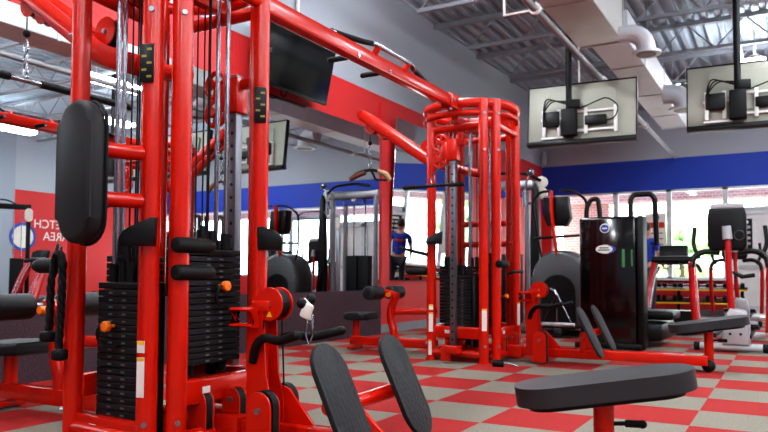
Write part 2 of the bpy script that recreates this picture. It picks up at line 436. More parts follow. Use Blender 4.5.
def pulley(par, c, axis, r, w=.028, m='red', name='pulley_cover', gap=.05, hub=True):
    a = V(axis).normalized(); c = V(c); ux = a.orthogonal().normalized(); uy = a.cross(ux)
    b = MB()
    for s in (-1, 1): b.prism(circle(r), c+a*s*gap/2, ux, uy, .008, .002, 1)
    o = b.build(name, m, par)
    b = MB(); b.cyl(c-a*gap*.4, c+a*gap*.4, r*.86, n=20); b.build('wheel', 'rubber', o)
    if hub:
        b = MB(); b.cyl(c-a*(gap/2+.014), c+a*(gap/2+.014), .012, n=10); b.build('bolt', 'steel', o)
    return o

def clip(b, p, L=.09):
    """a steel snap hook hanging below p"""
    p = V(p); b.tube([p, p+V((.016, 0, -.025)), p+V((.018, 0, -L*.7)), p+V((0, 0, -L)), p+V((-.018, 0, -L*.7)), p+V((-.016, 0, -.025))], .005, n=6, closed=True)

def make_tower(ty, label, near):
    T = thing('cable_tower', label, 'cable machine', (TX, ty, 0))
    RR = .45
    P = {}
    for a in (-37, -53, -127, 37, 53, 127, 143):
        p = V((RR*math.cos(R(a)), RR*math.sin(R(a)), 0))
        if a == -127: p = V((-.285, -.305, 0)); P[-143] = p
        P[a] = p
        b = MB(); b.cyl(p, p+V((0, 0, 2.44)), .045, n=24)
        b.cyl(p+V((0, 0, .0)), p+V((0, 0, .012)), .058, n=20)
        q = b.build('post', 'red', T)
        # bolts on the outside of each post
        o_ = p.normalized()*.047
        for z in (.16, 1.96, 2.30): b = MB(); b.cyl(p+o_*.95+V((0, 0, z)), p+o_*1.2+V((0, 0, z)), .012, n=8); b.build('bolt', 'steel', q)
    pt = lambda a, z: P[a]+V((0, 0, z))
    # top ring: rolled band plus tube
    b = MB(); N = 56
    ring = [V((math.cos(2*PI*k/N), math.sin(2*PI*k/N), 0)) for k in range(N)]
    b.tube([v*.435+V((0, 0, 2.405)) for v in ring], .045, n=12, closed=True)
    b.tube([v*.445+V((0, 0, 2.31)) for v in ring], .03, n=10, closed=True)
    b.build('top_ring', 'red', T)
    # cross members
    for a1, a2 in ((-127, -53), (-37, 37), (53, 127), (143, -143)):
        for z, r in ((2.20, .034), (.075, .036)):
            b = MB(); b.cyl(pt(a1, z), pt(a2, z), r, n=14); b.build('crossbar', 'red', T)
        d = P[a2]-P[a1]; mid = (P[a1]+P[a2])/2
        zc_ = .09 if (near and a1 == -127) else .27
        b = MB(); b.box(mid*.93+V((0, 0, zc_)), (d.length-.02, .07, .11), (0, 0, math.atan2(d.y, d.x)), .012)
        cb = b.build('crossbar', 'red', T)
        nrm = mid.normalized(); tg = d.normalized()
        b = MB(); b.box(mid*.93+nrm*.036+tg*(-.10)+V((0, 0, zc_+.005)), (.05, .002, .03), (0, 0, math.atan2(d.y, d.x))); b.build('label', 'label', cb)
        # inner diagonal to the middle of the tower, at floor level
        b = MB(); b.cyl(mid+V((0, 0, .075)), V((0, 0, .075)), .032, n=12); b.build('base_spoke', 'redshade', T)
    b = MB(); b.cyl((0, 0, .02), (0, 0, .14), .07, n=20); b.build('hub', 'redshade', T); b = MB(); b.box((0, 0, 2.26), (.8, .06, .06)); b.box((0, 0, 2.265), (.06, .8, .06)); b.build('top_cross', 'redshade', T)
    fy = -1 if near else 1           # pad face sits at fy, the column face opposite
    # stacks
    weight_stack(T, (-.02, -.22), -PI/2, .07 if near else .20, .73 if near else .77, 20, (-.02, .56) if near else None, 1, w=.27)
    weight_stack(T, (.19, .075), 0, .37, .89, 18, (.03, .745) if near else (.1, .6), 0, w=.38)
    weight_stack(T, (.0, .24), PI/2, .34, .86, 16, None, 0, w=.27)
    weight_stack(T, (-.22, 0), PI, .34, .86, 16, None, 0, w=.27)
    # pulley housings low in the tower
    for (x, y, z0, h) in ((.34, -.10, .1, .17), (.40, .06, .1, .17)):
        b = MB()
        for s in (-.025, .025): b.prism(domed(.11, h), (x, y+s, z0), (1, 0, 0), (0, 0, 1), .008, .002, 1)
        o = b.build('pulley_housing', 'redshade', T)
        b = MB(); b.prism(domed(.10, h-.006), (x+.004, y, z0), (1, 0, 0), (0, 0, 1), .036); b.build('wheel', 'rubber', o)
        b = MB(); b.cyl((x, y-.045, z0+h-.055), (x, y+.045, z0+h-.055), .012, n=8); b.build('bolt', 'steel', o)
    # pivoting roller station on one face
    by = fy*.45
    if near: s0, s1, px_, py_ = P[-53], None, .15, -.62
    else: s0, s1, px_, py_ = P[53], None, .5, .35
    if near:
        for z in (1.33, 1.12):
            b = MB(); b.tube([pt(-53, z), pt(-53, z)+V((-.06, -.09, 0)), V((px_+.02, py_+.02, z))], .033, n=14, fil=.06); b.build('pad_arm', 'red', T)
        b = MB(); b.prism(capsule(.215, .60), (px_, py_, 1.225), (1, 0, 0), (0, 0, 1), .085, .03, 4); o = b.build('standing_pad', 'blackpad', T)
        b = MB(); b.tube([V((px_+x*1.02, py_+.034, 1.225+y*1.005)) for x, y in capsule(.215, .60)], .008, n=6, closed=True); b.build('piping', 'rubber', o)
    else:
        for z in (1.33, 1.12):
            b = MB(); b.tube([pt(127, z), pt(53, z), pt(37, z)], .03, n=14, fil=.05); b.build('pad_arm', 'red', T)
    # adjustable chrome column with carriage
    cx_, cy_ = (.02, .47) if near else (.03, -.49)
    sg = 1 if near else -1
    b = MB(); b.box((cx_, cy_, 1.02), (.056, .056, 1.80), None, .008)
    o = b.build('adjustable_column', 'steelcol', T)
    b = MB()
    for k in range(22): b.cyl((cx_, cy_-.027, .22+k*.072), (cx_, cy_-.0292, .22+k*.072), .010, n=8)
    b.build('pin_holes', 'black', o)
    zc = 1.96 if not near else 1.80
    b = MB(); b.box((cx_, cy_, zc), (.10, .10, .20), None, .01); b.box((cx_+.08, cy_, zc+.06), (.08, .05, .05), None, .005)
    b.box((cx_-.07, cy_-.02, zc), (.06, .06, .14), None, .01)
    cg = b.build('carriage', 'red', T)
    for dz in (.07, -.09):
        c0 = V((cx_-.12, cy_-.03, zc+dz))
        b = MB()
        b.tube([c0+V((.072*math.cos(2*PI*k/24), 0, .072*math.sin(2*PI*k/24))) for k in range(24)], .014, n=8, closed=True)
        for k in range(3):
            a = PI*k/3+.3; u = V((math.cos(a), 0, math.sin(a)))*.07; b.cyl(c0-u, c0+u, .012, n=8)
        b.cyl(c0+V((0, -.03, 0)), c0+V((0, .03, 0)), .02, n=10)
        b.build('swivel_pulley', 'red', cg)
    b = MB(); b.box((cx_, cy_, .13), (.12, .12, .07), None, .01); b.prism(domed(.10, .15), (cx_-.08, cy_, .02), (1, 0, 0), (0, 0, 1), .03, .003, 1); b.build('column_foot', 'red', T)
    # black storage cups and placards
    for a, z, dx, dy in ((-53, .975, -.0, -.06), (37, .985, .05, .03)) if near else ((-127, 1.15, .05, -.05),):
        p = P[a]; b = MB()
        c = p+V((dx, dy, z))
        if a == 37: b.prism([(.06, -.06), (-.06, -.06), (-.065, .055), (-.04, .06), (0, .045), (.035, .035), (.065, .0)], c, (.8, .6, 0), (0, 0, 1), .10, .008, 2)
        else: b.prism([(-.07, -.05), (.07, -.05), (.075, .07), (.05, .068), (.035, .05), (0, .042), (-.03, .03), (-.06, .01), (-.075, -.02)], c, (.8, .6, 0), (0, 0, 1), .10, .008, 2)
        b.build('storage_cup', 'black', T)
    pls = ((-53, 1.72, -70, .17), (37, 1.66, -50, .18)) if near else ()
    for a, z, fa, h in pls:
        p = P[a]; n_ = V((math.cos(R(fa)), math.sin(R(fa)), 0))
        b = MB(); b.box(p+n_*.050+V((0, 0, z)), (.06, .012, h), (0, 0, R(fa+90)), .003); o = b.build('placard', 'black', T)
        for k in range(5): b = MB(); b.box(p+n_*.057+V((0, 0, z+.06-k*.03))+V((-n_.y, n_.x, 0))*.012*(-1)**k, (.022, .002, .010), (0, 0, R(fa+90))); b.build('placard_print', 'placard', o)
    lbs = ((-53, .36, -78, .17, .036), (-53, .49, -78, .05, .036)) if near else ((-127, .36, -70, .18, .04), (-127, .50, -70, .05, .04), (-53, .40, -62, .20, .045), (37, .43, -40, .22, .03), (-143, .12, -80, .14, .03))
    for a, z, fa, h, w in lbs:
        p = P[a]; n_ = V((math.cos(R(fa)), math.sin(R(fa)), 0))
        b = MB(); b.box(p+n_*.0462+V((0, 0, z)), (w, .004, h), (0, 0, R(fa+90))); o = b.build('warning_label', 'label', T)
        b = MB(); b.box(p+n_*.0472+V((0, 0, z+h/2-.008)), (w, .004, .014), (0, 0, R(fa+90))); b.build('label_header', 'yellow', o)
    # foam pegs on the corner post and on the opposite post
    p = P[-37]
    for z in ((.93, .81) if near else (.91,)):
        b = MB(); q = p+V((.045, -.03, z)); b.cyl(q+V((0, -.04, 0)), q+V((0, .17, 0)), .034, n=18, bev=.012); o = b.build('foam_peg', 'rubber', T)
        b = MB(); b.ball(q+V((0, .175, 0)), .028); b.cyl(q+V((-.03, .02, 0)), q+V((0, .02, 0)), .018, n=10); b.build('end_cap', 'black', o)
    p = P[-143]+V((0, 0, .84))
    b = MB(); b.cyl(p+V((-.03, -.03, 0)), p+V((-.22, -.05, .0)), .036, n=18, bev=.012); o = b.build('foam_peg', 'rubber', T)
    b = MB(); b.ball(p+V((-.222, -.05, 0)), .03); b.cyl(p, p+V((-.05, -.03, 0)), .016, n=10); b.build('end_cap', 'black', o)
    if not near:
        b = MB(); p = P[37]+V((.03, -.3, .82)); b.tube([p, p+V((.05, .0, .02)), p+V((.05, .26, .02))], .015, n=8, fil=.02); b.build('side_grip', 'rubber', T)
        b = MB(); p = P[-127]+V((-.02, -.04, 1.0)); b.cyl(p, p+V((-.30, -.02, .07)), .02, .014, n=12); b.build('side_grip', 'rubber', T)
    # ---- low row station, towards +X
    b = MB(); b.box((1.27, .03, .10), (1.66, .085, .085), (0, 0, R(1.5)), .01); b.box((.44, 0, .10), (.16, .12, .11), None, .01); b.build('row_rail', 'red', T)
    b = MB()
    for s in (-.045, .045): b.prism([(-.06, -.60), (.085, -.60), (.085, -.42), (.05, -.30), (.035, 0), (-.055, 0)], (.62, s, .66), (1, 0, 0), (0, 0, 1), .010, .002, 1)
    b.box((.60, 0, .40), (.05, .08, .46), None, .008)
    rc = b.build('row_column', 'red', T)
    o = pulley(T, (.68, 0, .67), (0, 1, 0), .076, gap=.075)
    b = MB(); b.prism([(-.016, -.012), (.016, -.012), (0, .016)], (.685, -.043, .625), (1, 0, 0), (0, 0, 1), .002); b.build('warning_triangle', 'yellow', o)
    b = MB(); b.tube([(.51, -.07, .645), (.63, -.07, .645), (.63, -.07, .575), (.51, -.07, .575)], .012, n=8, closed=True, rx=.045)
    b.box((.64, -.03, .66), (.10, .05, .05), None, .008); b.build('strap_bracket', 'red', T)
    for s in (-1, 1):
        b = MB(); b.tube([(.60, s*.05, .41), (.63, s*.07, .49), (.70, s*.09, .53), (.80, s*.12, .515), (.93, s*.17, .55)], .0205, n=12, fil=.05); b.ball((.93, s*.17, .55), .021)
        b.build('row_grip', 'rubber', T)
    for (x, y) in ((.72, -.12), (.66, .10)):
        b = MB()
        for s in (-.03, .03): b.prism(domed(.13, .28), (x, y+s, .02), (1, 0, 0), (0, 0, 1), .010, .003, 1)
        o = b.build('pulley_housing', 'red', T)
        b = MB(); b.prism(domed(.125, .285), (x+.006, y, .02), (1, 0, 0), (0, 0, 1), .04); b.build('wheel', 'rubber', o)
        b = MB(); b.cyl((x, y-.05, .22), (x, y+.05, .22), .013, n=8); b.build('bolt', 'steel', o)
    b = MB(); b.prism([(0, 0), (.18, 0), (.03, .16), (0, .17)], (.70, .05, .13), (1, 0, 0), (0, 0, 1), .012, .002, 1); b.build('gusset', 'red', T)
    b = MB(); b.cyl((.69, .04, .63), (.70, .06, .14), .004, n=6); b.cyl((.66, -.05, .6), (.62, -.02, .16), .004, n=6); b.build('cable', 'rubber', T)
    # foot plates
    ux = V((0, 1, 0)); uy = V((-.43, 0, .90)).normalized(); nz = ux.cross(uy)
    for s in (-1, 1):
        c = V((1.20, s*.26+.02, .315))
        b = MB(); b.prism(capsule(.215, .48), c, ux, uy, .022, .006, 2); o = b.build('foot_plate', 'knurl', T)
        b = MB(); b.prism(capsule(.10, .30), c-nz*.016 if nz.x > 0 else c+nz*.016, ux, uy, .02); b.build('plate_bracket', 'redshade', o)
    b = MB(); b.tube([(1.15, -.25, .29), (1.10, -.12, .27), (1.08, 0, .26), (1.10, .16, .27), (1.15, .28, .29)], .034, n=14, fil=.06)
    b.build('foot_plate_arm', 'red', T)
    b = MB(); b.box((1.08, .02, .19), (.06, .08, .16), None, .008); b.prism([(0, 0), (.14, 0), (0, .12)], (1.11, .02, .14), (1, 0, 0), (0, 0, 1), .02); b.build('foot_plate_post', 'red', T)
    # row seat
    sx, sy = 2.10, .13
    b = MB(); b.cyl((sx, sy, .05), (sx, sy, .37), .037, n=20); b.build('seat_post', 'red', T)
    rz = Matrix.Rotation(R(22), 3, 'Z')@Matrix.Rotation(R(-8), 3, 'Y')
    b = MB(); b.prism(rrect(.64, .30, .138, 14), (0, 0, 0), (1, 0, 0), (0, 1, 0), .070, .022, 5)
    bmesh.ops.transform(b.bm, matrix=Matrix.Translation((sx, sy, .40))@rz.to_4x4(), verts=b.bm.verts)
    o = b.build('seat_pad', 'greypad', T, 70)
    b = MB(); b.prism(rrect(.56, .22, .10, 8), (0, 0, -.045), (1, 0, 0), (0, 1, 0), .02)
    bmesh.ops.transform(b.bm, matrix=Matrix.Translation((sx, sy, .40))@rz.to_4x4(), verts=b.bm.verts); b.build('seat_board', 'black', o)
    b = MB(); b.cyl((sx+.03, sy, .265), (sx+.075, sy+.03, .265), .008, n=8); b.cyl((sx+.07, sy+.027, .265), (sx+.125, sy+.058, .262), .014, n=12, bev=.005); b.ball((sx+.125, sy+.058, .262), .016); b.build('seat_lever', 'rubber', T)
    b = MB(); b.ball((sx, sy-.055, .055), .054); b.ball((sx, sy+.055, .05), .045); b.build('rubber_foot', 'rubber', T)
    # ---- lat pulldown station, towards -X
    b = MB(); b.box((-.92, .08, .105), (1.02, .085, .095), None, .012); b.build('pulldown_rail', 'red', T)
    b = MB(); b.box((-1.37, .06, .03), (.07, .22, .03), None, .006); b.build('rail_foot', 'red', T)
    b = MB(); b.tube([(-1.37, .08, .09), (-1.37, .08, .34)], .04, n=14); b.build('seat_post', 'red', T)
    b = MB(); b.prism(rrect(.29, .34, .07, 8), (-1.31, .08, .365), (1, 0, 0), (0, 1, 0), .075, .025, 4); o = b.build('seat_pad', 'blackpad', T)
    b = MB(); b.tube([(-.90, .08, .10), (-.90, .08, .22), (-.945, .08, .34), (-.935, .08, .48), (-.88, .08, .60)], .045, n=14, fil=.12); b.build('thigh_pad_post', 'red', T)
    b = MB(); b.box((-.93, .06, .61), (.16, .09, .06), (0, .25, 0), .01); b.build('thigh_pad_carrier', 'red', T)
    b = MB(); b.cyl((-.90, -.03, .60), (-.90, -.07, .60), .024, n=12); b.build('adjustment_knob', 'orange', T)
    for y0, y1 in ((-.30, -.05), (.13, .40)):
        b = MB(); b.cyl((-1.0, y0, .62), (-1.0, y1, .62), .072, n=24, bev=.02); o = b.build('thigh_roller', 'blackpad', T)
        b = MB(); b.cyl((-1.0, y0-.006, .62), (-1.0, y0+.01, .62), .03, n=14); b.build('end_cap', 'black', o)
    b = MB(); b.cyl((-1.0, -.3, .62), (-1.0, .4, .62), .018, n=10); b.build('roller_axle', 'steel', T)
    b = MB(); b.cyl((-.42, .08, .44), (-.88, .08, .42), .034, n=14); b.build('pulldown_brace', 'red', T)
    # high arm
    b = MB()
    b.tube([(-1.22, -.08, 2.50), (-.42, -.08, 1.95), (-.20, -.03, 1.88)], .055, n=14, fil=.12, rx=.026)
    b.build('high_arm', 'red', T)
    b = MB(); b.tube([(-1.22, .08, 2.50), (-.42, .08, 1.95), (-.20, .03, 1.88)], .055, n=14, fil=.12, rx=.026); b.build('high_arm', 'red', T)
    b = MB(); b.tube([(-1.22, -.08, 2.50), (-1.27, 0, 2.535), (-1.22, .08, 2.50)], .05, n=12, fil=.05); b.build('arm_bridge', 'red', T); b = MB(); b.tube([(-.24, 0, 1.89), (-.05, 0, 1.83), (.12, 0, 1.79)], .042, n=14); b.build('arm_root', 'red', T)
    pulley(T, (-1.13, 0, 2.375), (0, 1, 0), .075, gap=.06)
    pulley(T, (-.98, -.02, 2.29), (0, 1, 0), .065, gap=.05)
    pulley(T, (-.46, 0, 2.10), (0, 1, 0), .08, gap=.06)
    b = MB(); b.cyl((-1.14, -.03, 2.3), (-1.14, -.03, 2.2), .004, n=6); b.ball((-1.14, -.03, 2.2), .022); b.cyl((-1.1, 0, 2.42), (-.3, 0, 1.96), .004, n=6)
    b.build('cable', 'rubber', T)
    return T
M['placard'] = mat('placard_print', (150, 140, 60), .5)
near_t = make_tower(TY, 'nearer red cage tower of weight stacks, cropped by the top of the picture', True)
far_t = make_tower(TY+SY, 'complete red cage tower of weight stacks standing beyond the cropped one', False)

# pull-up beam between the towers
t = thing('pull_up_beam', 'red overhead beam with chin-up grips joining the two cable towers', 'pull-up bar', (TX, TY, 0))
zb = 2.41
b = MB(); b.box((0, SY/2, zb), (.09, SY-.72, .11), None, .014); b.build('beam', 'red', t)
for y in (.47, SY-.47):
    b = MB(); b.box((0, y, zb), (.12, .26, .13), None, .012); o = b.build('beam_sleeve', 'red', t)
    b = MB()
    for dy in (-.08, .08):
        b.cyl((.055, y+dy, zb), (.072, y+dy, zb), .016, n=8); b.cyl((0.03, y+dy, zb-.085), (0.03, y+dy, zb-.06), .014, n=8)
    b.build('bolt', 'steel', o)
mid_y = 2.22
b = MB(); b.tube([(.03, mid_y-.38, zb+.10), (.07, mid_y-.28, zb+.10), (.07, mid_y+.32, zb+.10), (.03, mid_y+.42, zb+.085)], .016, n=12, fil=.05); o = b.build('chin_up_bar', 'chrome', t)
for s in (-1, 1):
    b = MB(); b.tube([(.06, mid_y+s*.32, zb+.10), (.03, mid_y+s*.40, zb+.095), (-.05, mid_y+s*(.66 if s < 0 else .98), zb+(.10 if s < 0 else .05))], .021, n=12, fil=.05); b.build('foam_grip', 'rubber', o)
    b = MB(); b.cyl((-.05, mid_y+s*(.66 if s < 0 else .98), zb+(.10 if s < 0 else .05)), (-.053, mid_y+s*(.69 if s < 0 else 1.0), zb+(.10 if s < 0 else .048)), .023, n=12); b.build('end_cap', 'chrome', o)
    b = MB(); b.cyl((.02, mid_y+s*.24, zb+.03), (.07, mid_y+s*.24, zb+.095), .024, n=12); b.build('bar_mount', 'red', t)
for y in (1.74, 2.20):
    b = MB(); b.cyl((-.22, y, zb-.03), (.05, y, zb-.03), .016, n=10); o = b.build('neutral_grip', 'chrome', t)
    b = MB(); b.cyl((-.21, y, zb-.03), (-.06, y, zb-.03), .021, n=12); b.build('foam_grip', 'rubber', o)

# ------------------------------------------------------------------ attachments hanging from the towers
def W(x, y, z, ty=TY): return V((TX+x, ty+y, z))
# near lat bar
t = thing('lat_bar', 'long straight lat bar with black grips hanging from the cropped tower', 'cable attachment', W(-1.14, -.03, 1.925))
b = MB(); b.cyl((0, -.75, 0), (0, .75, 0), .016, n=12); b.build('bar', 'chrome', t)
for s in (-1, 1):
    b = MB(); b.cyl((0, s*.10, 0), (0, s*.76, -.0), .023, n=14); b.build('grip', 'rubber', t)
b = MB(); clip(b, (0, 0, .245), .09); clip(b, (0, 0, .165), .07); clip(b, (0, 0, .11), .09); b.cyl((0, -.01, .02), (0, .01, .02), .02, n=10); b.build('snap_hook', 'chrome', t)
# far shaped pulldown handle
t = thing('pulldown_handle', 'curved pulldown handle with tan leather grips hanging off the complete tower', 'cable attachment', W(-1.14, -.03, 1.92, TY+SY))
b = MB(); b.tube([(-.20, -.03, -.07), (-.14, -.03, -.03), (0, 0, .0), (.10, 0, -.02), (.20, .02, -.09)], .017, n=10, fil=.05); b.tube([(0, 0, 0), (-.02, .1, -.03), (-.05, .2, -.08), (.1, .26, -.09)], .013, n=8, fil=.03); b.build('bar', 'iron', t)
b = MB(); b.tube([(-.05, -.01, -.03), (-.14, -.03, -.05), (-.22, -.05, -.10)], [.022, .034, .026], n=12); b.build('grip', 'brown', t)
b = MB(); b.tube([(.10, 0, -.02), (.18, .02, -.06), (.23, .03, -.12)], [.022, .034, .026], n=12); b.build('grip', 'tan', t)
b = MB(); clip(b, (0, 0, .252), .09); clip(b, (0, 0, .17), .09); clip(b, (0, 0, .1), .09); b.build('snap_hook', 'chrome', t)
# far straight bar on the adjustable column
t = thing('straight_bar', 'short straight black bar clipped to the column of the complete tower', 'cable attachment', W(-.10, -.66, 1.615, TY+SY))
b = MB(); b.cyl((-.29, 0, 0), (.29, 0, 0), .014, n=12); b.build('bar', 'iron', t)
for s in (-1, 1):
    b = MB(); b.cyl((s*.17, 0, 0), (s*.29, 0, 0), .019, n=12); b.ball((s*.29, 0, 0), .021); b.build('grip', 'rubber', t)
b = MB(); clip(b, (.0, 0, .11), .10); b.tube([(0, 0, .11), (.05, .06, .17), (.20, .13, .22)], .006, n=6); b.build('snap_hook', 'chrome', t)
# near rope over the peg
t = thing('triceps_rope', 'braided black rope with knobbed ends draped over the foam peg', 'cable attachment', W(-.268, -.375, .84))
b = MB()
def twist(b, pts, r):
    P_ = []
    for i in range(len(pts)-1):
        a, c = V(pts[i]), V(pts[i+1]); n = max(2, int((c-a).length/.012))
        for k in range(n): P_.append(a.lerp(c, k/n))
    P_.append(V(pts[-1]))
    for ph in (0, 2*PI/3, 4*PI/3):
        Q = []
        for i, p in enumerate(P_):
            a = i*.55+ph; Q.append(p+V((math.cos(a)*r*.55, math.sin(a)*r*.55, 0)))
        b.tube(Q, r*.62, n=7)
twist(b, [(.045, -.05, .02), (.05, -.055, -.10), (.045, -.06, -.38)], .017)
twist(b, [(-.01, -.05, .03), (-.035, -.05, -.08), (-.04, -.05, -.30)], .017)
b.tube([(.045, -.05, .0), (.03, -.05, .055), (.0, -.05, .055), (-.01, -.05, .02)], .019, n=8, fil=.03)
b.build('rope', 'rubber', t)
for x, z in ((.045, -.41), (-.04, -.33)):
    b = MB(); b.cyl((x, -.055, z-.025), (x, -.055, z+.025), .037, n=16, bev=.014); b.build('rope_end', 'rubber', t)
b = MB(); b.tube([(.02, -.05, .055), (.03, -.05, .085), (.01, -.05, .10), (-.005, -.05, .07)], .008, n=8, closed=True); b.build('ring', 'steel', t)
# near row clip with strap
t = thing('snap_hook', 'steel snap hook with white strap hanging at the near row pulley', 'cable attachment', W(.795, .06, .66))
b = MB(); b.ball((0, -.01, .012), .024); b.cyl((0, 0, .02), (0, .05, .03), .008, n=8); b.ball((0, .06, .03), .024); b.build('cable_stop', 'rubber', t)
b = MB(); b.box((.02, .0, -.02), (.05, .03, .07), (0, .4, .2), .012); b.tube([(.0, 0, .03), (.03, .01, .0), (.02, .02, -.06)], .012, n=8); b.build('strap', 'glove', t)
b = MB(); clip(b, (.02, .02, -.04), .13); clip(b, (.02, .02, -.02), .06); b.build('hook', 'chrome', t)
# far double-D row handle
t = thing('row_handle', 'chrome double triangle row handle hanging at the far row pulley', 'cable attachment', W(.85, -.03, .60, TY+SY))
b = MB()
for s in (-.07, .07):
    b.tube([(0, 0, .05), (-.07+s, 0, -.24), (.07+s, 0, -.24)], .009, n=8, closed=True)
b.tube([(-.06, 0, .085), (-.02, 0, .07), (.0, 0, .03)], .012, n=8); b.build('handle_frame', 'chrome', t)
b = MB(); b.cyl((-.14, 0, -.24), (.16, 0, -.24), .019, n=12); b.build('handle_grip', 'silver', t)
# loose handle on the floor
t = thing('strap_handle', 'black cable handle with a chrome clip lying on the floor', 'cable attachment', W(.46, -.50, .032, TY+SY), R(12))
b = MB(); b.cyl((-.05, 0, 0), (.05, 0, 0), .031, n=18, bev=.008); b.build('grip', 'rubber', t)
b = MB(); b.tube([(.05, 0, 0), (.10, .02, .0), (.15, .01, -.015), (.18, .0, -.02)], .008, n=8, fil=.02); b.build('clip', 'chrome', t)

# ------------------------------------------------------------------ televisions
t = thing('wall_television', 'large black flat television tilted down on the left wall', 'television', (XL+.005, 6.28, 3.18))
rz = Matrix.Rotation(R(12), 3, 'Y')
b = MB(); b.box((.24, 0, 0), (.05, 1.28, .76), rz, .008); b.build('screen_case', 'black', t)
b = MB(); b.box(V((.24, 0, 0))+rz@V((.026, 0, .005)), (.004, 1.25, .72), rz); b.build('screen', 'tvscreen', t)
b = MB(); b.box((.012, 0, 0), (.024, .40, .34), None, .004); b.cyl((.02, 0, .08), (.22, 0, .08), .02, n=10); b.cyl((.02, 0, -.1), (.20, 0, -.1), .02, n=10); b.build('wall_bracket', 'iron', t)
b = MB(); b.tube([(.20, -.10, -.34), (.10, -.06, -.42), (.03, -.04, -.38), (.01, .0, -.30)], .008, n=8, fil=.04); b.build('cord', 'rubber', t)

def hung_tv(name, label, loc, rzd, tilt):
    t = thing(name, label, 'television', loc, R(rzd), 'televisions hung from the ceiling'); t.scale = (1.19, 1.19, 1.19)
    m = Matrix.Rotation(R(tilt), 3, 'X')      # back faces -Y
    b = MB(); b.box((0, .03, 0), (1.12, .045, .64), m, .01); cs = b.build('screen_case', 'tvback', t)
    b = MB(); b.box(m@V((0, .026, 0))+V((0, .03, 0)), (1.08, .004, .60), m); b.build('screen', 'tvscreen', cs)
    b = MB()
    for x in (-.560, .560): b.box(m@V((x, 0, 0))+V((0, .03, 0)), (.012, .06, .66), m, .004)
    b.box(m@V((0, 0, .322))+V((0, .03, 0)), (1.13, .06, .014), m, .004)
    b.box(m@V((0, -.01, -.318))+V((0, .03, 0)), (1.13, .10, .045), m, .004)
    b.build('bezel', 'black', t)
    b = MB(); b.prism(rrect(.72, .40, .04), m@V((.0, -.03, .04))+V((0, .03, 0)), m@V((1, 0, 0)), m@V((0, 0, 1)), .02, .006, 1)
    b.prism(rrect(.30, .22, .02), m@V((.20, -.045, .0))+V((0, .03, 0)), m@V((1, 0, 0)), m@V((0, 0, 1)), .02, .004, 1); b.build('back_cover', 'tvback', cs)
    b = MB(); H = (ZC-loc[2]-.02)/1.19
    b.cyl((-.10, -.12, .02), (-.10, -.12, H), .032, n=14); b.cyl((-.10, -.12, H-.05), (-.10, -.12, H), .09, n=16); b.build('ceiling_pole', 'iron', t)
    b = MB(); b.box((-.10, -.10, -.12), (.15, .12, .28), None, .01); b.box((-.05, -.11, .07), (.12, .08, .09), (0, 0, .3), .01); mt = b.build('mount_box', 'iron', t)
    b = MB()
    for z in (-.20, .0): b.box((.17, -.05, z), (.40, .02, .022), None, .003); b.box((-.28, -.05, z-.06), (.26, .02, .022), None, .003)
    for x in (.06, .36, -.38, -.22): b.box((x, -.05, -.10), (.035, .03, .28), None, .003)
    b.build('mount_rail', 'white', mt)
    b = MB(); b.box((-.30, -.05, -.06), (.18, .06, .16), None, .01); b.build('media_box', 'black', t); b = MB(); b.box((.16, -.05, -.10), (.22, .05, .10), None, .01); b.build('media_box', 'black', t)
    b = MB()
    for k in range(3): b.tube([(-.10, -.14, .10-.02*k), (-.28-.03*k, -.13, .12+.02*k), (-.38, -.10, .0), (-.34, -.07, -.12), (-.22, -.07, -.15+.02*k)], .007, n=6, fil=.06)
    b.tube([(.0, -.10, .02), (.28, -.10, .12), (.40, -.09, .02), (.36, -.07, -.10), (.25, -.07, -.12)], .007, n=6, fil=.06)
    b.build('wiring', 'rubber', t)
    return t
hung_tv('hung_television', 'ceiling-hung television seen from behind, left of the other, its whole back in view', (-2.24, 8.95, 2.86), 4, -6)
hung_tv('hung_television', 'ceiling-hung television seen from behind, cut by the right edge of the picture', (-.36, 9.22, 2.93), 3, -6)
hung_tv('hung_television', 'ceiling-hung television outside the picture, seen only in the mirror', (1.40, 9.22, 2.93), 3, -6)

# ------------------------------------------------------------------ ducts and pipe
t = thing('air_duct', 'big rectangular galvanised ceiling duct ending above the hung televisions', 'duct', (-1.93, 0, 3.6))
b = MB(); b.box((0, 2.4, .30), (.52, 12.7, .60), None, .008, 1)
for y in (7.2, 5.4, 8.7): b.box((0, y, .30), (.545, .03, .625))
b.build('duct_body', 'duct', t)
b = MB()
for y in (3.5, 7.6): b.cyl((-.2, y, .6), (-.2, y, 1.24), .006, n=6); b.cyl((.2, y, .6), (.2, y, 1.24), .006, n=6)
b.build('hanger_rod', 'steel', t)
def elbow(par, x, y, z, r):
    b = MB(); pts = [(x, y, z), (x+.10, y, z)]
    for k in range(1, 7):
        a = PI/2*k/6; pts.append((x+.10+.20*math.sin(a), y, z-.20+.20*math.cos(a)))
    pts.append((x+.30, y, z-.26)); b.tube(pts, r, n=20)
    o = b.build('duct_elbow', 'ductlight', par, ang=15)
    b = MB(); b.cyl((x+.30, y, z-.27), (x+.30, y, z-.24), r*1.55, n=24); b.build('diffuser_flange', 'ductlight', o)
    b = MB(); b.cyl((x+.30, y, z-.275), (x+.30, y, z-.268), r*1.05, n=20); b.build('diffuser_throat', 'brown', o)
elbow(t, .25, 8.55, .03, .105)
t = thing('air_duct', 'slimmer pale duct running on past the end of the big duct', 'duct', (-1.84, 0, 3.62))
b = MB(); b.box((0, 11.6, .19), (.44, 5.7, .38), None, .006, 1)
for y in (9.9, 11.6, 13.2, 14.4): b.box((0, y, .19), (.46, .03, .40))
b.build('duct_body', 'ductlight', t)
b = MB()
for y in (10.5, 13): b.cyl((-.15, y, .38), (-.15, y, 1.2), .006, n=6); b.cyl((.15, y, .38), (.15, y, 1.2), .006, n=6)
b.build('hanger_rod', 'steel', t)
elbow(t, .21, 11.6, -.02, .15)
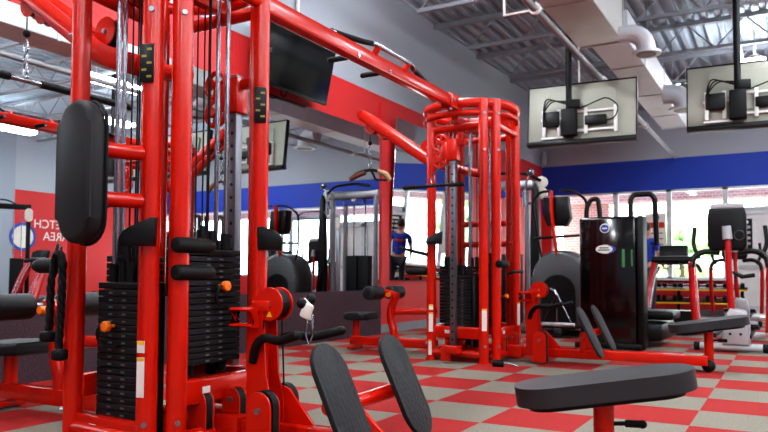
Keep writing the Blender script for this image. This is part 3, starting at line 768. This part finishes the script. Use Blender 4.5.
t = thing('sprinkler_pipe', 'long grey pipe running under the ducts towards the window wall', 'pipe', (-2.02, 0, 3.3))
b = MB(); b.cyl((0, -3, 0), (0, 15.9, 0), .036, n=14); b.build('pipe', 'pipe', t)
for y in (2.5, 6.4, 9.2, 12.3):
    b = MB(); b.cyl((-.30, y, 0), (-.30, y, ZC-3.3-.02), .012, n=8); b.cyl((-.31, y, -.01), (0, y, -.01), .012, n=8); b.cyl((0, y-.02, 0), (0, y+.02, 0), .055, n=14); b.build('pipe_hanger', 'white', t)
b = MB(); b.cyl((XL+.03, 6.55, 3.55), (XL+.03, 6.55, ZC-.02), .022, n=12); o = b.build('wall_conduit', 'white'); tag(o, 'thin white conduit running up the grey wall above the television', 'pipe')
b = MB(); b.cyl((XL+.10, 15.85, 3.34), (XL+.10, 15.85, 3.62), .06, n=16, bev=.01)
o = b.build('wall_speaker', 'silver'); tag(o, 'small grey cylinder on top of the wall stripe in the room corner', 'speaker')
# lights
def lamp(x, y, label, z=4.15):
    t = thing('ceiling_light', label, 'light', (x, y, z), 0, 'fluorescent strip lights under the roof')
    b = MB(); b.box((0, 0, .055), (.12, 1.30, .05), None, .01)
    for yy in (-.4, .4): b.cyl((0, yy, .06), (0, yy, ZC-z), .006, n=6)
    b.build('housing', 'white', t)
    b = MB(); b.prism(rrect(.34, .08, .035, 3), (0, 0, 0), (1, 0, 0), (0, 0, 1), 1.22); b.build('diffuser', 'dlight', t)
lamp(-.41, 12.9, 'bright strip light above the television cut by the right edge')
i = 0
for x, ys in ((.55, (-3.5, -.5, 2.5, 5.5, 8.5)), (3.2, (-3.5, 0, 3.5, 7, 10.5, 14)), (6, (-2, 2, 6, 10, 14)), (-3.3, (-3, 0., 2.4, 4.9, 7.0))):  # farthest lamp of the last row is added to brighten the left wall
    for y in ys: lamp(x, y, 'fluorescent strip light under the roof, outside the picture')

# ------------------------------------------------------------------ cardio machines
# 1. glossy black shroud
t = thing('stair_climber', 'tall stair climber seen from behind its glossy black cover with white badges', 'exercise machine', (-1.70, 8.06, 0))
b = MB(); b.box((-.04, .16, .75), (.62, .32, 1.42), None, .03, 3); b.build('back_cover', 'gloss', t)
b = MB(); b.box((.31, .10, .74), (.07, .24, 1.44), None, .015); b.box((-.04, .02, .04), (.72, .14, .06), None, .015); b.build('side_column', 'black', t)
def badge(par, name, out, c, m, th=.004): b = MB(); b.prism(out, c, (1, 0, 0), (0, 0, 1), th); return b.build(name, m, par)
o = badge(t, 'round_badge', circle(.052), (-.065, -.002, 1.33), 'label'); badge(o, 'badge_disc', circle(.043), (-.065, -.004, 1.33), 'blue'); badge(o, 'badge_line', rrect(.055, .016, .005), (-.065, -.006, 1.33), 'label')
el = [(.105*math.cos(2*PI*k/28), .048*math.sin(2*PI*k/28)) for k in range(28)]
o = badge(t, 'oval_badge', el, (-.06, -.002, 1.10), 'label')
cres = [(.108*math.cos(a), .05*math.sin(a)) for a in [R(-70+10*k) for k in range(15)]]+[(.085*math.cos(a)-.01, .043*math.sin(a)) for a in [R(70-10*k) for k in range(15)]]
badge(o, 'badge_crescent', cres, (-.055, -.004, 1.10), 'blue')
for dz, w_ in ((.014, .10), (-.010, .13)): badge(o, 'badge_line', rrect(w_, .013, .004), (-.075, -.004, 1.10+dz), 'dark', .003)
b = MB(); b.tube([(.14, .40, 1.30), (.14, .40, 1.68), (.17, .42, 1.735), (.36, .42, 1.735), (.40, .42, 1.68), (.41, .45, 1.15)], .030, n=12, fil=.07); b.build('handrail', 'black', t)
b = MB(); b.tube([(-.36, .40, 1.30), (-.36, .40, 1.60), (-.31, .42, 1.71), (-.23, .42, 1.71), (-.20, .42, 1.40)], .028, n=12, fil=.06); b.build('handrail', 'black', t)
b = MB(); b.box((.12, .8, .18), (.72, 1.0, .20), None, .04); b.box((.30, .75, .36), (.55, .6, .10), None, .03); b.build('step_base', 'black', t)
b = MB(); b.box((.13, -.001, 1.0), (.03, .004, .20), None); b.build('green_window', 'led', t); b = MB(); b.box((.22, -.001, 1.0), (.02, .004, .18), None); b.build('green_window', 'led', t)  # glowing strips stand in for green reflected on the black cover

# 2. elliptical with the dome cover, seen from behind
t = thing('dome_elliptical', 'elliptical trainer with a dark dome cover and red spine beside the black cover', 'exercise machine', (-2.60, 9.2, 0))
b = MB()
arc = [(.36*math.cos(PI*k/14), .78+.36*math.sin(PI*k/14)) for k in range(15)]
b.prism([(-.36, .12), ]+arc[::-1]+[(.36, .12)], (0, .2, 0), (1, 0, 0), (0, 0, 1), .50, .06, 3); b.build('dome_cover', 'dome', t)
b = MB(); b.prism([(-.22, .12)]+[(.22*math.cos(PI*k/12), .62+.2*math.sin(PI*k/12)) for k in range(13)][::-1]+[(.22, .12)], (0, -.055, 0), (1, 0, 0), (0, 0, 1), .03, .008, 1); b.build('flywheel_opening', 'black', t)
b = MB(); b.tube([(-.03, .0, 1.08), (-.03, -.10, 1.35), (-.05, -.14, 1.55), (-.05, -.17, 1.90)], .022, n=10, fil=.1, rx=.05); b.build('spine', 'red', t)
b = MB(); b.prism([(-.16, 1.83), (.16, 1.83), (.20, 1.55), (.14, 1.45), (-.10, 1.45), (-.15, 1.55)], (-.03, 0, 0), (1, 0, 0), (0, 0, 1), .18, .03, 3); o = b.build('console', 'black', t)
b = MB(); b.box((-.03, -.0, 1.835), (.28, .17, .02), None, .008); b.build('console_top', 'silver', o)
for s in (-1, 1):
    b = MB(); b.tube([(s*.06, -.15, 1.90), (s*.22, -.1, 1.90), (s*.36, .0, 1.78), (s*.34, .05, 1.55), (s*.30, .1, 1.2), (s*.24, .1, 1.0)], .018, n=10, fil=.07); b.build('arm_bar', 'black', t)
    b = MB(); b.box((s*.20, .35, .20), (.15, .7, .06), None, .02); b.build('pedal', 'black', t)
b = MB(); b.cyl((-.34, .02, 1.30), (.36, .02, 1.33), .018, n=10); b.build('front_bar', 'black', t)
b = MB(); b.box((0, .25, .05), (.70, .10, .08), None, .02); b.box((0, .4, .09), (.10, 1.0, .08), None, .02); b.build('base_frame', 'dark', t)

# 3. red and silver elliptical
def make_elliptical(label, loc, rz=0, group='red and silver ellipticals in front of the windows'):
    t = thing('elliptical_trainer', label, 'exercise machine', loc, rz, group)
    b = MB(); b.cyl((-.30, 0, .055), (.30, 0, .055), .040, n=16); o = b.build('base_bar', 'silver', t)
    for s in (-1, 1): b = MB(); b.cyl((s*.30, 0, .055), (s*.36, 0, .055), .046, n=16, bev=.01); b.build('rubber_cap', 'rubber', o)
    b = MB(); b.prism([(-.13, .08), (.13, .08), (.13, .28), (.09, .44), (-.05, .47), (-.12, .36)], (.05, .10, 0), (1, 0, 0), (0, 0, 1), .34, .03, 3); hc = b.build('motor_cover', 'silver', t)
    b = MB()
    for x in (0, .10): b.cyl((x, -.078, .20), (x, -.07, .20), .014, n=10)
    b.build('screw', 'black', hc)
    b = MB(); b.box((0, .95, .10), (.12, 1.6, .10), None, .02); b.box((0, 1.75, .06), (.55, .09, .08), None, .02); b.build('rear_frame', 'silver', t)
    b = MB(); b.tube([(.02, .02, .30), (.0, -.02, .75), (-.01, .0, 1.22)], .034, n=14, fil=.1); b.build('upright', 'redpost', t)
    b = MB(); b.cyl((-.01, -.03, 1.20), (-.02, -.03, 1.34), .05, .045, n=16); b.build('neck_collar', 'silver', t)
    b = MB(); b.prism([(-.19, .04), (-.16, -.02), (.16, -.02), (.19, .04), (.19, .36), (.17, .44), (-.17, .44), (-.19, .36)], (-.02, .06, 1.10), (1, 0, 0), (0, 0, 1), .12, .025, 3); cn = b.build('console', 'black', t)
    b = MB(); b.prism([(-.15, .0), (.15, .0), (.17, .045), (.10, .06), (-.10, .06), (-.17, .045)], (-.02, .06, 1.53), (1, 0, 0), (0, 0, 1), .13, .01, 2); b.build('console_top', 'silver', cn)
    b = MB(); b.tube([(.10+.05*math.cos(2*PI*k/16), -.01, 1.24+.05*math.sin(2*PI*k/16)) for k in range(16)], .007, n=6, closed=True); b.build('cup_ring', 'dark', cn)
    for s in (-1, 1):
        b = MB(); b.tube([(s*.10, .06, 1.06), (s*.24, .02, 1.08), (s*.35, -.02, 1.02), (s*.37, -.03, .90)], .030, n=12, fil=.08); b.build('fixed_handle', 'black', t)
        b = MB(); b.tube([(s*.37, -.03, .96), (s*.37, .0, .60), (s*.35, .10, .22)], .030, n=12, fil=.1); b.build('swing_arm', 'redpost', t)
        b = MB(); b.tube([(s*.30, .04, 1.0), (s*.36, .06, 1.15), (s*.34, .08, 1.34)], .022, n=10, fil=.06); b.build('moving_handle', 'black', t)
        b = MB(); b.box((s*.17, .85, .22), (.15, .42, .05), (R(-6), 0, 0), .015); b.box((s*.17, .6, .17), (.05, 1.1, .05), None, .01); b.build('pedal', 'black', t)
    b = MB(); b.tube([(.06, -.02, .84), (.12, -.03, .80), (.24, -.02, .82)], .022, n=10); b.cyl((.04, -.02, .86), (.07, -.02, .78), .014, n=8); b.build('bottle_holder', 'black', t)
    return t
M['redpost'] = mat('dark_red_paint', (188, 22, 26), .25, .1, .6)
e0 = make_elliptical('elliptical with big console and white motor cover, base bar across the checker floor', (-.55, 8.42, 0), 0)
dup(e0, (-.74, 12.8, 0), 0, 'elliptical half hidden behind the one with the big console')
dup(e0, (.20, 9.4, 0), 0, 'elliptical cut off by the right edge of the picture')
for k, (x, y) in enumerate(((1.3, 10.6), (2.5, 10.6), (2.3, 13.4), (1.0, 13.4), (3.6, 12.2), (3.6, 14.2))):
    dup(e0, (x, y, 0), 0, 'red and silver elliptical outside the picture, seen only in the mirror')

def make_treadmill(label, loc, rz=0):
    t = thing('treadmill', label, 'exercise machine', loc, rz, 'treadmills in front of the windows')
    b = MB(); b.box((0, .85, .12), (.80, 1.75, .14), None, .03, 3); b.build('deck', 'deckblack', t)
    b = MB(); b.box((0, .95, .195), (.50, 1.5, .02)); b.build('running_belt', 'rubber', t)
    b = MB(); b.prism(rrect(.72, .26, .08), (0, .12, .24), (1, 0, 0), (0, 0, 1), .34, .05, 3); b.build('motor_hood', 'black', t)
    for s in (-1, 1):
        b = MB(); b.tube([(s*.36, -.06, .16), (s*.31, .12, .70), (s*.26, .30, 1.12)], .055, n=12, fil=.1); o = b.build('upright', 'redpost', t)
        b = MB(); b.tube([(s*.315, -.11, .18), (s*.27, .07, .70), (s*.22, .25, 1.10)], .014, n=8, fil=.1); b.build('chrome_strip', 'chrome', o)
        b = MB(); b.tube([(s*.28, .30, 1.10), (s*.33, .5, 1.06), (s*.33, .85, .98)], .028, n=12, fil=.08); b.build('handrail', 'black', t)
    b = MB(); b.box((0, .32, 1.14), (.62, .22, .09), (R(-14), 0, 0), .03, 3); b.box((0, .36, 1.27), (.42, .08, .22), (R(-14), 0, 0), .03); cn = b.build('console', 'black', t)
    b = MB(); b.box((0, .30, 1.19), (.50, .10, .02), (R(-14), 0, 0), .006); b.build('console_trim', 'silver', cn)
    return t
tm = make_treadmill('treadmill with red uprights just past the black cover of the stair climber', (-1.42, 10.5, 0))
tm.scale = (.92, .92, .90)
dup(tm, (3.8, 9.0, 0), 0, 'treadmill outside the picture, seen only in the mirror')
dup(tm, (2.8, 8.4, 0), 0, 'treadmill outside the picture, seen only in the mirror')

# 4. machines behind the far tower and out of frame
t = thing('cable_crossover', 'silver framed cable machine with a tall dark arm behind the far tower', 'exercise machine', (-3.55, 9.95, 0))
for x, y in ((-.42, 0), (.24, .12), (.40, -.02)):
    b = MB(); b.cyl((x, y, .04), (x, y, 2.16), .042, n=16); b.build('post', 'steel', t)
b = MB(); b.box((0, .04, 2.12), (.96, .16, .14), None, .03); b.build('head_beam', 'steel', t)
b = MB(); b.prism([(-.22, 0), (.20, 0), (.14, .20), (-.12, .22)], (0, .02, 1.95), (1, 0, 0), (0, 0, 1), .07, .01, 1); o = b.build('head_shroud', 'blue', t)
b = MB(); b.prism(circle(.05), (0, -.02, 2.06), (1, 0, 0), (0, 0, 1), .01); b.build('emblem', 'label', o)
b = MB(); b.tube([(.50, -.05, 2.16), (.30, -.12, 2.27), (-.10, -.14, 2.29), (-.36, -.10, 2.24)], .022, n=10, fil=.1); b.build('chin_bar', 'black', t)
for z in (2.14, 1.98):
    b = MB(); b.cyl((.50, -.06, z), (.50, .02, z), .085, n=22, bev=.01); b.build('pulley_cover', 'label', t)
for x in (-.16, .06):
    b = MB(); b.box((x, .10, .62), (.20, .14, 1.0), None, .01); b.build('weight_stack', 'iron', t)
    b = MB(); b.cyl((x, .10, 1.1), (x, .10, 2.05), .012, n=8); b.build('guide_rod', 'chrome', t)
b = MB(); b.box((0, .08, .04), (1.0, .80, .07), None, .02); b.build('base_frame', 'dark', t)
b = MB(); b.prism([(-.06, .08), (.05, .08), (.07, .6), (.075, 1.3), (.05, 2.02), (.01, 2.12), (-.03, 2.02), (-.055, 1.3)], (.46, -.22, 0), (1, 0, 0), (0, 0, 1), .10, .02, 2); b.build('dark_arm', 'black', t)
b = MB(); b.cyl((.34, -.28, 1.78), (.34, -.28, 2.0), .035, n=12); b.tube([(.34, -.28, 1.98), (.36, -.28, 2.12), (.42, -.28, 2.24)], .018, n=8); b.ball((.42, -.28, 2.26), .055); b.cyl((.34, -.28, 1.82), (.46, -.24, 1.82), .02, n=8); b.build('chrome_hook', 'chrome', t)
b = MB(); b.tube([(.44, -.27, .9), (.50, -.30, .7), (.52, -.32, .25), (.46, -.3, .1)], .024, n=8, fil=.1); b.build('hose', 'rubber', t)

def functional_trainer(label, loc, rz, m):
    t = thing('functional_trainer', label, 'exercise machine', loc, rz)
    for x in (-.75, .75):
        b = MB(); b.box((x, 0, 1.15), (.09, .09, 2.3), None, .01); b.build('post', m, t)
        b = MB(); b.box((x*.72, .12, .62), (.28, .14, 1.0), None, .01); b.build('weight_stack', 'iron', t)
        for dx in (-.08, .08): b = MB(); b.cyl((x*.72+dx, .12, .1), (x*.72+dx, .12, 2.2), .012, n=8); b.build('guide_rod', 'chrome', t)
        b = MB(); b.prism(capsule(.16, .30), (x, -.06, 2.1), (1, 0, 0), (0, 0, 1), .04, .01, 1); b.build('pulley_cover', 'label', t)
        b = MB(); b.box((x, .1, .04), (.12, .9, .08), None, .01); b.build('foot', m, t)
    b = MB(); b.box((0, 0, 2.28), (1.6, .10, .12), None, .01); b.build('top_beam', m, t)
    b = MB(); b.box((0, .1, .10), (1.5, .08, .08), None, .01); b.build('base_beam', m, t)
    b = MB(); b.tube([(-.5, -.06, 2.33), (-.3, -.1, 2.42), (.3, -.1, 2.42), (.5, -.06, 2.33)], .018, n=8, fil=.08); b.build('chin_bar', 'black', t)
    return t
functional_trainer('silver framed functional trainer outside the picture, seen only in the mirror', (.95, 15.2, 0), 0, 'steel')
functional_trainer('black framed functional trainer outside the picture, seen only in the mirror', (5.6, 9.4, 0), R(-60), 'iron')

# ------------------------------------------------------------------ dumbbells under the window
t = thing('dumbbell_rack', 'low two-tier dumbbell rack along the red wall under the windows', 'rack', (-1.95, 15.45, 0))
for x in (-1.15, 0, 1.15): b = MB(); b.box((x, .10, .33), (.06, .06, .62), (R(-12), 0, 0), .008); b.box((x, .05, .03), (.07, .5, .05), None, .01); b.build('upright', 'iron', t)
for z, y in ((.30, -.06), (.56, .04)):
    b = MB(); b.box((0, y, z), (2.5, .22, .03), (R(14), 0, 0), .006); o = b.build('tray', 'iron', t)
    b = MB(); b.box((0, y-.115, z-.025), (2.5, .012, .03)); b.build('tray_edge', 'yellow', o)
db = None
for row, (z, y, rad) in enumerate(((.375, 15.385, .055), (.632, 15.485, .048))):
    for k in range(8):
        x = -3.02+k*.305
        lab = 'black hex dumbbell on the %s tier of the rack under the windows' % ('lower', 'upper')[row]
        grp = 'dumbbells on the %s tier' % ('lower', 'upper')[row]
        if k == 0:
            db = thing('dumbbell', lab, 'dumbbell', (x, y, z), 0, grp)
            b = MB(); b.cyl((-.07, 0, 0), (.07, 0, 0), .016, n=10); b.build('handle', 'chrome', db)
            for s in (-1, 1): b = MB(); b.cyl((s*.06, 0, 0), (s*.135, 0, 0), rad, n=6, bev=.01); b.build('head', 'rubber', db)
        else: dup(db, (x, y, z), 0, lab, grp)

# ------------------------------------------------------------------ poster + person at the window
t = thing('window_poster', 'white poster with a red band and blue emblem on the window', 'poster', (-2.45, YB-.005, 1.62))
b = MB(); b.box((0, 0, 0), (.42, .006, 1.05)); b.build('sheet', 'label', t)
b = MB(); b.box((0, -.005, .27), (.36, .004, .12)); b.build('red_band', 'redshade', t)
b = MB(); b.prism(circle(.065), (.02, -.005, .43), (1, 0, 0), (0, 0, 1), .004); b.build('emblem', 'blue', t)
b = MB()
for k in range(3): b.box((0, -.005, .10-k*.12), (.30, .004, .018))
b.build('fine_print', 'dark', t)

t = thing('door_poster', 'dark printed sheet with pale rows on the entrance door glass', 'poster', (-.82, YB+.02, 1.66))
b = MB(); b.box((0, 0, 0), (.40, .006, .62)); b.build('sheet', 'black', t)
b = MB(); b.box((0, -.005, .24), (.26, .004, .06)); b.build('title_strip', 'label', t)
for r_ in range(4):
    for c_ in (-1, 1):
        b = MB(); b.box((c_*.09, -.005, .14-r_*.11), (.15, .004, .055)); b.build('pale_row', 'silver', t)

def person(loc, rz):
    t = thing('person', 'person in a blue shirt standing by the window, mostly behind the black cover', 'person', loc, rz)
    J = [((0, 0, .93), .15), ((0, 0, 1.10), .145), ((0, .0, 1.30), .165), ((0, 0, 1.45), .10), ((0, -.01, 1.54), .058),   # pelvis..neck
         ((.10, 0, .88), .10), ((.11, -.01, .50), .07), ((.11, .02, .10), .045), ((.12, -.12, .04), .04),
         ((-.10, 0, .88), .10), ((-.11, -.01, .50), .07), ((-.11, .02, .10), .045), ((-.12, -.12, .04), .04),
         ((.20, 0, 1.42), .07), ((.27, .02, 1.15), .048), ((.25, -.16, .98), .036), ((-.20, 0, 1.42), .07), ((-.27, .02, 1.15), .048), ((-.25, -.16, .98), .036)]
    E_ = [(0, 1), (1, 2), (2, 3), (3, 4), (0, 5), (5, 6), (6, 7), (7, 8), (0, 9), (9, 10), (10, 11), (11, 12), (3, 13), (13, 14), (14, 15), (3, 16), (16, 17), (17, 18)]
    def skin(name, js, es, m, grow=0):
        me = bpy.data.meshes.new(name); me.from_pydata([j[0] for j in js], es, []); o = bpy.data.objects.new(name, me); COL.objects.link(o)
        sk = o.modifiers.new('skin', 'SKIN'); sk.use_smooth_shade = True
        for i, (p, r) in enumerate(js): me.skin_vertices[0].data[i].radius = (r+grow, r*.8+grow); 
        me.skin_vertices[0].data[0].use_root = True
        sb = o.modifiers.new('sub', 'SUBSURF'); sb.levels = 2; sb.render_levels = 2
        me.materials.append(M[m]); o.parent = t; return o
    skin('body', J, E_, 'skin')
    skin('shirt', [J[0], J[1], J[2], J[3], J[13], ((.25, .015, 1.24), .058), J[16], ((-.25, .015, 1.24), .058)], [(0, 1), (1, 2), (2, 3), (3, 4), (4, 5), (3, 6), (6, 7)], 'shirt', .014)
    skin('trousers', [J[0], J[5], J[6], J[7], J[9], J[10], J[11]], [(0, 1), (1, 2), (2, 3), (0, 4), (4, 5), (5, 6)], 'jeans', .012)
    b = MB(); b.ball((0, -.01, 1.66), .105, (.82, .95, 1.18), u=20, v=14); b.ball((0, -.115, 1.645), .018, (.8, 1, 1.3))
    for s in (-1, 1): b.ball((s*.088, .0, 1.65), .025, (.4, .8, 1.2))
    b.box((0, -.10, 1.60), (.045, .012, .010), None, .003); b.build('head', 'skin', t)
    b = MB()
    for s in (-1, 1): b.ball((s*.033, -.098, 1.675), .010)
    b.build('eyes', 'dark', t)
    b = MB(); b.ball((0, .015, 1.70), .108, (.86, .95, .98), u=18, v=12); b.build('hair', 'hair', t)
    for s in (-1, 1):
        b = MB(); b.ball((s*.25, -.20, .96), .035, (.7, 1.2, .5))
        for k in range(4):
            x = s*.25+(k-1.5)*.018; L = (.058, .068, .064, .05)[k]
            b.tube([(x, -.225, .958), (x, -.225-L*.6, .950), (x, -.225-L, .935)], [.009, .008, .007], n=6)
        b.tube([(s*.225, -.19, .955), (s*.20, -.215, .945), (s*.195, -.24, .935)], [.011, .009, .008], n=6)
        b.build('hand', 'skin', t)
    b = MB(); b.box((0, .158, 1.32), (.2, .01, .05), None, .004); b.build('shirt_print', 'redshade', t)
    for s in (-1, 1): b = MB(); b.box((s*.115, -.05, .035), (.09, .27, .07), None, .03); b.build('shoe', 'black', t)
person((-2.27, 13.75, 0), R(160))

# right wall lettering (seen reversed in the mirror)
mt = Matrix.Translation((XR-.006, 12.75, 1.95))@Matrix(((0, 0, -1, 0), (-1, 0, 0, 0), (0, 1, 0, 0), (0, 0, 0, 1)))
o = text('wall_lettering', 'STRETCH\nAREA', .33, 'white', mt); tag(o, 'white STRETCH AREA lettering on the red wall, reversed in the mirror', 'lettering')
b = MB(); b.prism(circle(.38, 32), (XR-.01, 11.75, 1.75), (0, 1, 0), (0, 0, 1), .01); o = b.build('wall_emblem', 'blue'); tag(o, 'blue round emblem on the red wall, seen in the mirror', 'sign')
b = MB(); b.prism(circle(.30, 32), (XR-.017, 11.75, 1.75), (0, 1, 0), (0, 0, 1), .006); b.build('emblem_face', 'label', o)

# ------------------------------------------------------------------ world and colour
w = bpy.data.worlds.new('sky'); sc.world = w; w.use_nodes = True
bg = w.node_tree.nodes['Background']; bg.inputs['Color'].default_value = (.93, .97, 1, 1); bg.inputs['Strength'].default_value = 8.0
for (x0, x1) in ((-4.70, -1.10), (1.0, 7.6)):
    ld = bpy.data.lights.new('window_portal', 'AREA'); ld.shape = 'RECTANGLE'; ld.size = x1-x0; ld.size_y = HEAD-SILL
    lo = bpy.data.objects.new('window_portal', ld); COL.objects.link(lo); lo.location = ((x0+x1)/2, YB+.22, (SILL+HEAD)/2); lo.rotation_euler = (R(-90), 0, 0)
    ld.cycles.is_portal = True
sc.view_settings.view_transform = 'Standard'
try: sc.view_settings.look = 'Medium High Contrast'
except Exception: pass
sc.view_settings.exposure = .22; sc.view_settings.gamma = 1
sc.cycles.max_bounces = 8; sc.cycles.diffuse_bounces = 4; sc.cycles.glossy_bounces = 4; sc.cycles.transparent_max_bounces = 8
sc.cycles.sample_clamp_indirect = 6; sc.cycles.caustics_reflective = False; sc.cycles.caustics_refractive = False
